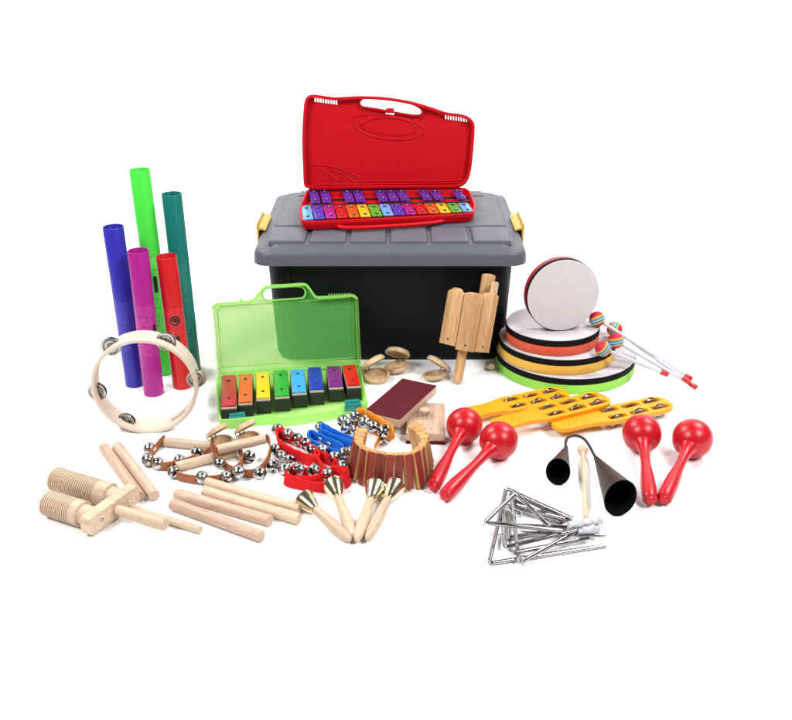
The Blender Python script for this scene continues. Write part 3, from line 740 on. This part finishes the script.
# ------------------------------------------------------------------ hand bells
hm = thing('hand_bell', 'x', 'hand bell', I4, 'small brass hand bells')
HL = .112
b = MB(); b.lathex([(0, .0001), (.0015, .0042), (.006, .0066), (.018, .0094), (.034, .0104), (.052, .0094), (.068, .0080), (.0785, .0074), (.080, .0062), (.080, .0001)], I4, 24); b.build('bell_handle', M['wood_pale'], hm)
b = MB(); b.lathex([(.0800, .0001), (.0802, .0078), (.0820, .0092), (.0860, .0108), (.0910, .0130), (.0965, .0154), (.1020, .0176), (.1058, .0188), (.1072, .0191), (.1078, .0188), (.1070, .0180), (.1010, .0162), (.095, .0138), (.089, .0105), (.086, .006), (.086, .0001)], I4, 36); b.build('brass_bell', M['gold'], hm)
b = MB(); b.tube([(.087, 0, 0), (.103, 0, -.001)], .0008, 6); b.lathe([(.0001, -.003), (.0026, -.0015), (.003, 0), (.0026, .0015), (.0001, .003)], T((.1035, 0, -.001)), 10); b.build('clapper', M['steel'], hm)
hbl = [((302.5, 498), (350.5, 540.5), 'brass hand bell with wooden handle, leftmost, its bell end touching the long sticks'),
       ((333, 483.5), (353, 536.5), 'brass hand bell with wooden handle, its bell end touching the red band'),
       ((376, 485), (356.5, 541), 'brass hand bell with wooden handle under the slat clapper, left of two'),
       ((395.5, 484), (367, 540), 'brass hand bell with wooden handle under the slat clapper, right of two')]
for i, (pm, ph, lab) in enumerate(hbl):
    a, c = at(*ph, .0105), at(*pm, .0195)
    s_ = (c - a).length / HL; m = frame(a, c - a) @ Matrix.Diagonal((s_, 1, 1, 1))
    if i == 0: hm.matrix_world = m; hm['label'] = lab
    else: dup(hm, m, lab)

# ------------------------------------------------------------------ slat clapper
zt = .071
arc = [(361.5, 429.5), (358.5, 437), (361, 444.5), (368.5, 449), (378, 451.5), (388, 453), (397, 453.3), (406, 453), (415, 450), (422, 444.5), (424.5, 437), (420.5, 430), (414, 425)]
A = smooth([at(x, y, zt) for x, y in arc], 8, False)
Ls = [0]
for p, q in zip(A, A[1:]): Ls.append(Ls[-1] + (q - p).length)
ctr = sum(A, Vector()) / len(A)
kk = world_root('slat_clapper', 'wooden clapper of many maroon faced slats strung on a cord, standing curved', 'slat clapper', Vector((ctr.x, ctr.y, 0)))
NS = 19; sl_pts = []
pitch = Ls[-1] / (NS - 1)
for i in range(NS):
    d = Ls[-1] * i / (NS - 1); j = max(k for k in range(len(Ls)) if Ls[k] <= d + 1e-9); j = min(j, len(A) - 2)
    f_ = (d - Ls[j]) / max(1e-9, Ls[j + 1] - Ls[j]); p = A[j].lerp(A[j + 1], f_); t = (A[min(j + 2, len(A) - 1)] - A[max(j - 1, 0)]); t.z = 0; t.normalize()
    outw = Vector((t.y, -t.x, 0))               # away from the arc's middle
    if outw.dot(p - ctr) < 0: outw = -outw
    tilt = R(11 + random.uniform(-3, 3)); up = (Z * math.cos(tilt) - outw * math.sin(tilt)).normalized()
    yy = up.cross(t).normalized(); m = Matrix((t, yy, up)).transposed().to_4x4()
    h = zt / math.cos(tilt) - .001; rad = .0145 + .008 * max(0, abs(i - (NS - 1) / 2) - 5) / 4; h -= random.uniform(0, .005)
    m.translation = p - ROOTS[kk.name] - up * h / 2 + outw * random.uniform(-.001, .001)
    m = m @ RZ(random.uniform(-.12, .30))
    b = MB(); b.box(pitch * .97, rad, h, I4, .0018, 2)
    ol_ = (m.inverted().to_3x3() @ outw)
    b.bm.faces.ensure_lookup_table(); b.bm.normal_update()
    for f in b.bm.faces:
        if f.normal.y * (1 if ol_.y > 0 else -1) > .9: f.material_index = 1
    o = b.build('slat', [M['slat_wood'], M['slat_maroon']], kk); o.matrix_local = m
    sl_pts.append(m @ Vector((0, 0, h * .30)))
b = MB(); b.tube(smooth(sl_pts, 4, False), .0016, 8); b.build('cord', M['black'], kk)

# ------------------------------------------------------------------ sand blocks
tc = [at(369.5, 408.0, .044), at(406.7, 375.9, .044), at(432.6, 387.9, .044), at(394.5, 422.5, .044)]
xl = ((tc[1] - tc[0]) + (tc[2] - tc[3])) / 2; wl = ((tc[0] - tc[3]) + (tc[1] - tc[2])) / 2
sm = frame(sum(tc, Vector()) / 4, xl)
sb = thing('sand_block', 'wooden sand block turned maroon side up, behind the orange bell band', 'sand block', sm, 'sand blocks')
Lx, Wy = xl.length, wl.length
b = MB(); b.box(Lx, Wy, .0012, T((0, 0, -.0006)), .0003); b.build('sandpaper', M['maroon'], sb)
b = MB(); b.box(Lx, Wy, .018, T((0, 0, -.0103)), .0015); b.build('block', M['wood_pink'], sb)
b = MB(); b.lathe([(.011, -.0193), (.012, -.024), (.015, -.030), (.0155, -.036), (.013, -.0415), (.0001, -.0438)], I4, 24); b.build('knob', M['wood_pink'], sb)
tc = [at(405, 434, .024), at(409.5, 403, .024), at(443.8, 402, .024), at(446, 433, .024)]
xl = ((tc[1] - tc[0]) + (tc[2] - tc[3])) / 2; wl = ((tc[0] - tc[3]) + (tc[1] - tc[2])) / 2
sm = frame(Vector((*(sum(tc, Vector()) / 4).xy, 0)), xl)
sb = thing('sand_block', 'wooden sand block lying maroon side down with its round knob on top', 'sand block', sm, 'sand blocks')
Lx, Wy = xl.length, wl.length
b = MB(); b.box(Lx + .001, Wy + .001, .007, T((0, 0, .0038)), .0006); b.build('sandpaper', M['maroon'], sb)
b = MB(); b.box(Lx, Wy, .0165, T((0, 0, .0156)), .0015); b.build('block', M['wood_pink'], sb)
kp = sm.inverted() @ at(425, 415, .026)
b = MB(); b.lathe([(.0085, .0237), (.0075, .028), (.0098, .031), (.0112, .035), (.0105, .039), (.006, .0415), (.0001, .042)], T((kp.x, kp.y, 0)), 24); b.build('knob', M['wood_pink'], sb)

# ------------------------------------------------------------------ castanets
def shell_mesh(r=.0300, t=.0140):
    b = MB()
    b.lathe([(.0001, -t), (r * .55, -t * .97), (r * .86, -t * .75), (r * .98, -t * .38), (r, -.0015), (r - .001, 0), (r * .85, 0), (r * .825, -t * .16), (r * .70, -t * .50), (r * .4, -t * .70), (.0001, -t * .74)], T((r, 0, 0)), 36, sx=1, sy=.94)
    b.box(.014, .026, t * .75, T((.004, 0, -t * .42)), .003)
    return b
ca_ = thing('castanet', 'x', 'castanet', I4, 'wooden castanets')
lo_ = shell_mesh().build('lower_shell', M['wood_cast'], ca_); lo_.matrix_local = T((0, 0, .0155)) @ RX(R(10))
up_ = link('upper_shell', lo_.data, ca_)
up_.matrix_local = T((0, 0, .0185)) @ RY(R(-40)) @ RX(R(180))
b = MB(); b.tube([Vector((-.004 + .009 * math.cos(a), s_ * .007, .017 + .010 * math.sin(a))) for s_ in (1,) for a in [i * .5236 for i in range(12)]], .0011, 6, True)
b.tube([Vector((-.004 + .009 * math.cos(a), -.007, .017 + .010 * math.sin(a))) for a in [i * .5236 for i in range(12)]], .0011, 6, True)
b.lathe([(.0001, -.003), (.003, -.001), (.003, .002), (.0001, .004)], T((-.012, 0, .017)), 10)
b.build('elastic_cord', M['black'], ca_)
cst = [((366, 377), -37, 0, 'leftmost pale wooden castanet at the foot of the trunk, gaping to one side', 1),
       ((400, 366), -105, 0, 'wooden castanet at the foot of the trunk with its mouth open towards the front', 1),
       ((444, 376), 217, 0, 'browner wooden castanet beside the maroon sand block, upper shell tipped up', 0),
       ((213, 443), -37, 0, 'wooden castanet behind the sleigh bells, below the tambourine', 0),
       ((241, 439), -40, 0, 'wooden castanet behind the sleigh bells, right below the green case', 0)]
cs_ = []
for i, (p, yaw, op, lab, rd) in enumerate(cst):
    m = T(at(*p)) @ RZ(R(yaw)) @ Matrix.Scale((1.0, 1.0, .92, .80, .80)[i], 4)
    if i == 0: o = ca_; o.matrix_world = m; o['label'] = lab
    else: o = dup(ca_, m, lab)
    cs_.append((o, rd))
redc = None
for o, rd in cs_:
    for k in KIDS(o):
        if rd and k.name.startswith('elastic'):
            if not redc: redc = k.data.copy(); redc.materials[0] = M['cord_red']
            k.data = redc

# ------------------------------------------------------------------ slat rattle leaning on the trunk
hb0 = at(457, 384, .0); top = atY(471, 303, hb0.y + .050)
ax = (top - hb0).normalized()
rm = zframe(hb0, ax)
RI = rm.inverted()
rt = thing('slat_rattle', 'wooden rattle of upright slats round a handle, leaning against the trunk', 'rattle', rm)
b = MB(); b.lathe([(.0001, 0), (.006, .001), (.0092, .005), (.0105, .012), (.0105, .093), (.0001, .0932)], I4, 24); b.build('handle', M['wood_tan'], rt)
hubz = .090
hexp = [Vector((.034 * math.cos(R(60 * i)), .026 * math.sin(R(60 * i)))) for i in range(6)]
b = MB(); b.mesh(plate([hexp], .05, .001), T((0, .008, hubz + .025))); b.build('core', M['wood_tan'], rt)
def slat(x, y, yaw, L_, z0, w=.036, tlx=0):
    o2 = [(-w / 2, 0), (w / 2, 0)] + [(w / 2 * math.cos(R(a)), L_ - w * .16 + w * .16 * math.sin(R(a))) for a in range(0, 181, 15)]
    b = MB(); b.mesh(plate([o2], .0085, .001), RX(R(90)))
    o = b.build('slat', M['wood_tan'], rt); o.matrix_local = T((x, y, z0)) @ RZ(R(yaw)) @ RX(R(tlx))
    b = MB(); b.lathe([(.0022, 0), (.0022, .0006)], T((0, -.0043, .012)) @ RX(R(90)), 10); b.build('rivet', M['black'], o)
slat(.001, -.026, 0, .127, hubz - .012, .040, 1)
slat(-.035, -.012, -38, .120, hubz - .006, .042, 0)
slat(.038, -.010, 34, .130, hubz - .011, .041, 0)
slat(-.034, .000, -60, .116, hubz + .002, .034, 0)
slat(.033, .030, 12, .150, hubz + .008, .030, -3)
slat(.046, .014, 70, .140, hubz + .004, .034, 0)

# ------------------------------------------------------------------ drums
def drum(lab, r, h, m, key):
    t_ = thing('hand_drum', lab, 'hand drum', m, 'flat hand drums'); hc = h * .58
    b = MB(); b.lathe([(r - .004, 0), (r - .001, .0005), (r, .002), (r, hc), (r - .007, hc), (r - .007, 0)], I4, 96, ring=True); b.build('shell', M[key], t_)
    b = MB(); b.lathe([(r - .005, hc + .0004), (r - .0005, hc + .0004), (r + .0004, hc + .001), (r + .0004, h - .003), (r - .001, h - .0015), (r - .004, h - .0012)], I4, 96, ring=True); b.build('black_band', M['bandblack'], t_)
    b = MB(); b.lathe([(r - .0025, h - .0030), (r - .0008, h - .0012), (r - .0015, h - .0002), (r - .004, h), (r * .5, h - .0002), (.0001, h - .0002)], I4, 96); b.build('drumhead', M['skin'], t_)
    return t_
dh = .037
def stack(px, py, r, z): p = at(px, py, z); return T((p.x, p.y + r, z))
G1 = stack(575.5, 394.5, .1565, .0003); drum('widest flat hand drum with a lime green rim, at the bottom of the drum stack', .1565, dh, G1, 'drum_green')
G2 = stack(565, 375.5, .130, dh + .0006); drum('flat hand drum with a yellow rim, second from the bottom of the stack', .130, dh, G2, 'drum_yellow')
G3 = stack(558.5, 356.5, .1035, 2 * dh + .0009); drum('flat hand drum with an orange red rim, topmost of the three lying flat', .1035, dh, G3, 'drum_orange')
zb = 3 * dh + .0012; r4, h4 = .0800, .030
c4 = at(563.3, 296, zb + r4)
m4 = T((c4.x, c4.y, zb + r4)) @ RZ(R(9)) @ RX(R(90 - 3)) @ T((0, 0, -h4))
m4 = T((0, 0, .0006)) @ m4
drum('smallest hand drum with a dark red rim, standing on edge on the stack', r4, h4, m4, 'drum_red')

# ------------------------------------------------------------------ mallets
mal = thing('striped_mallet', 'x', 'mallet', I4, 'rainbow striped mallets')
MR, ML = .0172, .255
b = MB(); pr = [(MR * math.cos(R(a)) if abs(a) < 90 else .0001, MR * math.sin(R(a))) for a in range(-90, 91, 9)]
b.lathe(pr, I4, 32); bo = b.build('mallet_ball', M['stripes'], mal); bo.matrix_local = RY(R(90))
b = MB(); b.lathex([(.014, .0040), (.05, .0042), (.24, .0042)], I4, 16); b.build('shaft', M['white_plastic'], mal)
b = MB(); b.lathex([(.236, .0001), (.236, .0050), (.2375, .0054), (.253, .0054), (.2545, .0048), (ML, .0001)], I4, 16); b.build('grip_tip', M['red_tip'], mal)
mls = [((597, 319, 3 * dh + MR + .002), (692, 379.5, .012), 'striped mallet whose ball touches the small upright drum', 75),
       ((614.5, 329, 2 * dh + MR + .006), (690, 383, .018), 'striped mallet with its ball half hidden behind two others', 60),
       ((615.7, 340.7, 2 * dh + MR), (697, 388, .006), 'striped mallet with its ball on the yellow drum, red tip reaching furthest forward', 80),
       ((603, 348.7, 2 * dh + MR + .001), (668, 375, .03), 'striped mallet lowest of the four, its ball against the orange drum rim', 95)]
for i, (pa, pb, lab, roll) in enumerate(mls):
    a, c = at(*pa), at(*pb); s_ = (c - a).length / ML
    m = frame(a, c - a) @ RX(R(roll))
    if i == 0: o = mal; o.matrix_world = m; o['label'] = lab
    else: o = dup(mal, m, lab)
    for k in KIDS(o):
        if k.name.startswith('shaft'): k.matrix_local = Matrix.Diagonal(((ML * s_ - .018) / .237, 1, 1, 1))
        if k.name.startswith('grip'): k.matrix_local = T((ML * (s_ - 1), 0, 0))
        if k.name.startswith('mallet_ball'): k.matrix_local = RZ(R((-35, 20, -50, -20)[i])) @ RY(R(90))

# ------------------------------------------------------------------ jingle sticks
jl, jw = .262, .062
js = thing('jingle_stick', 'x', 'jingle stick', I4, 'yellow jingle sticks')
ol = smooth([(.004, -.016), (.012, -.021), (.03, -.022), (.06, -.021), (.085, -.024), (.105, -.030), (.13, -.032), (.20, -.032), (.235, -.0315), (.252, -.025), (.2605, -.012), (.2615, 0), (.2605, .012), (.252, .025), (.235, .0315), (.20, .032), (.13, .032), (.105, .030),
             (.085, .024), (.06, .021), (.03, .022), (.012, .021), (.004, .016), (0, .008), (0, -.008)], 3)
ol = [Vector((p[0], p[1])) for p in [tuple(q) for q in [Vector((x.x, x.y, 0)) for x in [Vector((p[0], p[1], 0)) for p in ol]]]]
hs = []
for x in (.131, .180, .229):
    for y in (-.015, .015):
        hs.append([Vector(q).xy for q in rrect(.040, .0135, .003, 0, 3, x, y)])
b = MB(); b.mesh(plate([ol] + hs, .009, .0012), T((0, 0, .0135)))
for i in range(7):
    for j in range(-2, 3):
        b.lathe([(.0016, .0175), (.0012, .0186), (.0001, .0188)], T((.014 + .009 * i + (.0045 if j % 2 else 0), j * .0072, .0005)), 6)
b.build('stick_body', M['yellow_plastic'], js)
for x in (.131, .180, .229):
    for y in (-.015, .015):
        for s_ in (-1, 1):
            b = MB(); b.lathe([(r * .86, h * .8) for r, h in jp], T((x + .0008 * s_, y + .0026 * s_, .0072)) @ RX(R(90 * s_ + random.uniform(-14, 14))) @ RY(R(random.uniform(-6, 6))), 24, cap=False, ring=True)
            o = b.build('jingle', M['jingle'], js); 
jss = [((460, 417), (566.5, 394.5), .0185, 'yellow jingle stick at the back, its handle hidden behind the maracas'),
       ((493, 427.5), (606.5, 399.5), .027, 'middle yellow jingle stick, its head overlapping the back one'),
       ((554, 429), (669, 404), .0185, 'yellow jingle stick at the front, its head behind a red maraca')]
for i, (pa, pb, z, lab) in enumerate(jss):
    a, c = at(*pa, z), at(*pb, z); s_ = (c - a).length / jl
    m = frame(a - Vector((0, 0, .0100)), c - a) @ Matrix.Diagonal((s_, 1, 1, 1))
    if i == 0: js.matrix_world = m; js['label'] = lab
    else: dup(js, m, lab)

# ------------------------------------------------------------------ maracas
mr_ = thing('maraca', 'x', 'maraca', I4, 'red plastic maracas')
BR, MLn = .0365, .185
b = MB(); pr = [(BR * math.cos(R(a)) if abs(a) < 90 else .0001, BR * math.sin(R(a))) for a in range(-90, 91, 6)]
b.lathe([(r, h) for r, h in pr], RY(R(90)), 48); b.lathe([(BR * 1.004, -.0005), (BR * 1.006, 0), (BR * 1.004, .0005)], RX(R(90)), 48, cap=False)
b.build('maraca_head', M['maraca_red'], mr_)
b = MB(); b.lathex([(.030, .0001), (.030, .0175), (.037, .0135), (.044, .0112), (.060, .0092), (.080, .0086), (.100, .0096), (.120, .0118), (.145, .0134), (.165, .0132), (.176, .0128), (.1785, .0118), (.1795, .0085), (.1835, .0078), (.185, .005), (.185, .0001)], I4, 32); b.build('maraca_handle', M['maraca_red'], mr_)
mrs = [((464.3, 425.5), (431.5, 490.5), 'red plastic maraca of the left pair, the one tucked behind', 0.97),
       ((498.7, 440.5), (442, 499), 'red plastic maraca of the left pair, in front, standing out against the white', 1.0),
       ((642, 433.5), (650.5, 504), 'red plastic maraca covering the head of the front jingle stick', 1.02),
       ((692.5, 438.5), (662.5, 502), 'red plastic maraca at the far right, its ball clear of everything', 1.04)]
for i, (pa, pb, lab, s_) in enumerate(mrs):
    a, c = at(*pa, BR * s_), at(*pb, .0145)
    k = (c - a).length / MLn
    m = frame(a, c - a) @ Matrix.Scale(s_, 4)
    if i == 0: o = mr_; o.matrix_world = m; o['label'] = lab
    else: o = dup(mr_, m, lab)
    for q in KIDS(o):
        if q.name.startswith('maraca_handle'): q.matrix_local = T((.030 * (1 - k / s_), 0, 0)) @ Matrix.Diagonal((k / s_, 1, 1, 1))

# ------------------------------------------------------------------ double cone bell and beater
a1, m1_ = at(566.2, 448, .016), at(558, 471.8, .0272)
a2, m2_ = at(595.8, 458, .016), at(620.5, 498, .0350)
cc = (a1 + a2 + m1_ + m2_) / 4
cb_ = world_root('double_cone_bell', 'pair of dark brown metal cone bells joined by a bent black rod', 'agogo bell', Vector((cc.x, cc.y, 0)))
def cone(ap, mo, rad, fl, roll):
    ap, mo = rel(cb_, [ap, mo]); L_ = (mo - ap).length
    m = zframe(ap, mo - ap, Vector((1, 0, 0))) @ RZ(R(roll))
    b = MB(); b.lathe([(.0001, -.004), (.0042, -.003), (.005, .002), (rad * .97, L_ - .004), (rad, L_ - .001), (rad, L_)], m, 48, sx=fl, cap=False)
    o = b.build('cone_bell', M['cone_brown'], cb_, recalc=False)
    b = MB(); b.lathe([(rad, L_), (rad - .0012, L_ - .0002), (rad * .94, L_ - .006), (.003, .006), (.0001, .005)], m, 48, sx=fl, cap=False)
    b.build('cone_inside', M['slit'], o, recalc=False)
cone(a1, m1_, .0262, .84, -4); cone(a2, m2_, .0340, .80, -16)
rp = [at(566, 449, .017), at(565.6, 443, .018), at(567.5, 438, .018), at(573, 435.6, .018), at(580, 436.6, .018), at(586, 441, .018), at(591, 449, .018), at(596, 458.5, .017)]
b = MB(); b.tube(smooth(rel(cb_, rp), 6, False), .0029, 12); b.build('bent_rod', M['black'], cb_)
a, c = at(582.6, 450, .0095), at(585.8, 517.5, .0052)
bt = thing('cone_beater', 'slim wooden beater with a round head, lying between the dark cone bells', 'beater', frame(a, c - a))
L_ = (c - a).length
b = MB(); b.lathex([(.0, .0042), (L_ * .5, .0046), (L_ - .002, .0048), (L_, .004), (L_, .0001)], I4, 18); b.build('stick', M['wood_pale'], bt)
b = MB(); b.lathe([(.0001, -.0100), (.006, -.0085), (.0098, -.0042), (.0108, 0), (.0098, .0042), (.006, .0085), (.0001, .0100)], I4, 24); b.build('beater_head', M['wood_pink'], bt)

# ------------------------------------------------------------------ triangles
rr = .0037
def rounded(P, r=.007):
    out = [P[0]]
    for i in range(1, len(P) - 1):
        a, o, c = P[i - 1], P[i], P[i + 1]; p, q = o + (a - o).normalized() * r, o + (c - o).normalized() * r
        for k in range(7):
            t = k / 6; out.append(p * (1 - t) ** 2 + o * 2 * t * (1 - t) + q * t * t)
    out.append(P[-1]); return out
tri = [('steel triangle lying on top of the pile, tilted, its narrow corner pointing out', [(549.5, 527, .030), (515.5, 493, .052), (484.5, 522.5, .044), (562, 531, .028)]),
       ('steel triangle with the long lower side reaching furthest towards the front edge', [(573, 519, .020), (506, 488.5, .026), (489, 563.5, .004), (606, 545.5, .004)]),
       ('steel triangle whose lower side slants up from the front corner of the pile', [(572, 523, .014), (511, 492, .018), (519, 563, .0105), (585, 526.5, .018)]),
       ('steel triangle in the middle of the pile, its side crossing under the white tape', [(566, 522, .0085), (501, 504, .012), (505, 547.5, .0105), (576, 530, .024)]),
       ('steel triangle at the bottom of the pile with a loop of white string', [(562, 525.5, .004), (512, 499, .005), (508, 538, .0035), (568, 528, .010)])]
for lab, P in tri:
    P = [at(*p) for p in P]; g = sum(P, Vector()) / 4
    t_ = world_root('music_triangle', lab, 'triangle', Vector((g.x, g.y, 0)), 'steel triangles in a pile')
    b = MB(); b.tube(rounded(rel(t_, P)), rr, 14); b.build('triangle_rod', M['steel'], t_)
    q = rel(t_, P)[1]
    b = MB(); b.tube(smooth([q + Vector((.003 * math.cos(a) + .004, .003 * math.sin(a) * .5, -.004 + .009 * math.sin(a))) for a in [i * .7 for i in range(9)]], 3, True), .0009, 6, True)
    b.build('string_loop', M['cord_white'], t_)
for lab, p, q in (('steel triangle beater lying along the middle of the pile', (518, 525.5, .012), (574, 527.5, .018)),
                  ('steel triangle beater at the front, shorter one of the two pointing right', (513, 553, .016), (589, 538, .010)),
                  ('steel triangle beater poking out beyond the white tape', (521, 533, .006), (606, 535.5, .010)),
                  ('thin steel beater lying along the top edge of the triangles', (516, 505, .011), (566, 519, .020))):
    a, c = at(*p), at(*q)
    o = stick_mesh((c - a).length, .0036, .0008).build('triangle_beater', M['steel']); o.matrix_world = frame(a, c - a); tag(o, lab, 'triangle beater', 'steel triangle beaters')
b = MB()
for pts in ([(568, 525.5, .024), (580, 523, .030), (592, 521, .030), (602, 520, .026)], [(577, 531, .018), (588, 529.5, .024), (600, 528.5, .018)]):
    P = smooth([at(*p) for p in pts], 5, False)
    n = len(P); lps = []
    for i, p in enumerate(P):
        w = (.0085 if len(pts) == 4 else .0075) * (1 + .15 * math.sin(i * 1.7)); tt = .006 * (1 + .2 * math.cos(i * 2.1))
        lps.append([p + Vector((.15 * w * math.sin(a), w * math.cos(a), tt * math.sin(a))) for a in [2 * math.pi * j / 14 for j in range(14)]])
    b.loft(lps)
g = at(588, 526, 0)
bmesh.ops.translate(b.bm, verts=b.bm.verts, vec=-g)
o = b.build('white_tape', M['tape'], None, 60); o.matrix_world = T(g); tag(o, 'crumpled white tape binding the ends of the steel triangles', 'tape')
for lab, pts in (('loose white string curling inside the topmost triangle', [(506, 505, .03), (512, 513, .022), (518, 517, .02), (522, 515.5, .02), (520, 511, .02), (514, 509, .02)]),
                 ('loose white string hanging off the outer side of the triangle pile', [(485.5, 530.5, .004), (491, 533.5, .008), (498, 534.5, .012), (504, 534, .014), (508, 539, .014)])):
    P = smooth([at(*p) for p in pts], 6, False); g = P[0].copy(); g.z = 0
    b = MB(); b.tube([p - g for p in P], .0010, 8); o = b.build('white_string', M['cord_white']); o.matrix_world = T(g); tag(o, lab, 'string')

# ------------------------------------------------------------------ lamps
w = bpy.data.worlds.new('World'); S.world = w; w.use_nodes = True
bg = w.node_tree.nodes['Background']; bg.inputs['Color'].default_value = (1, 1, 1, 1); bg.inputs['Strength'].default_value = .12
def area(name, loc, target, sx, sy, e):
    l = bpy.data.lights.new(name, 'AREA'); l.shape = 'RECTANGLE'; l.size = sx; l.size_y = sy; l.energy = e
    o = bpy.data.objects.new(name, l); COL.objects.link(o); o.location = loc
    o.rotation_euler = (Vector(target) - Vector(loc)).to_track_quat('-Z', 'Y').to_euler(); return o
area('softbox_front_left', (-1.7, .3, 2.5), (0, 2.0, .1), 1.0, 1.0, 84)
area('softbox_front_right', (1.7, .3, 2.5), (0, 2.0, .1), 1.0, 1.0, 84)
area('softbox_back_left', (-1.9, 2.9, 2.7), (0, 2.5, 0), 1.2, 1.2, 84)
area('softbox_back_right', (1.9, 2.9, 2.7), (0, 2.5, 0), 1.2, 1.2, 84)
S.view_settings.view_transform = 'Standard'; S.view_settings.look = 'None'; S.view_settings.exposure = 0; S.view_settings.gamma = 1
S.cycles.use_denoising = True
S.cycles.max_bounces = 10; S.cycles.transparent_max_bounces = 16
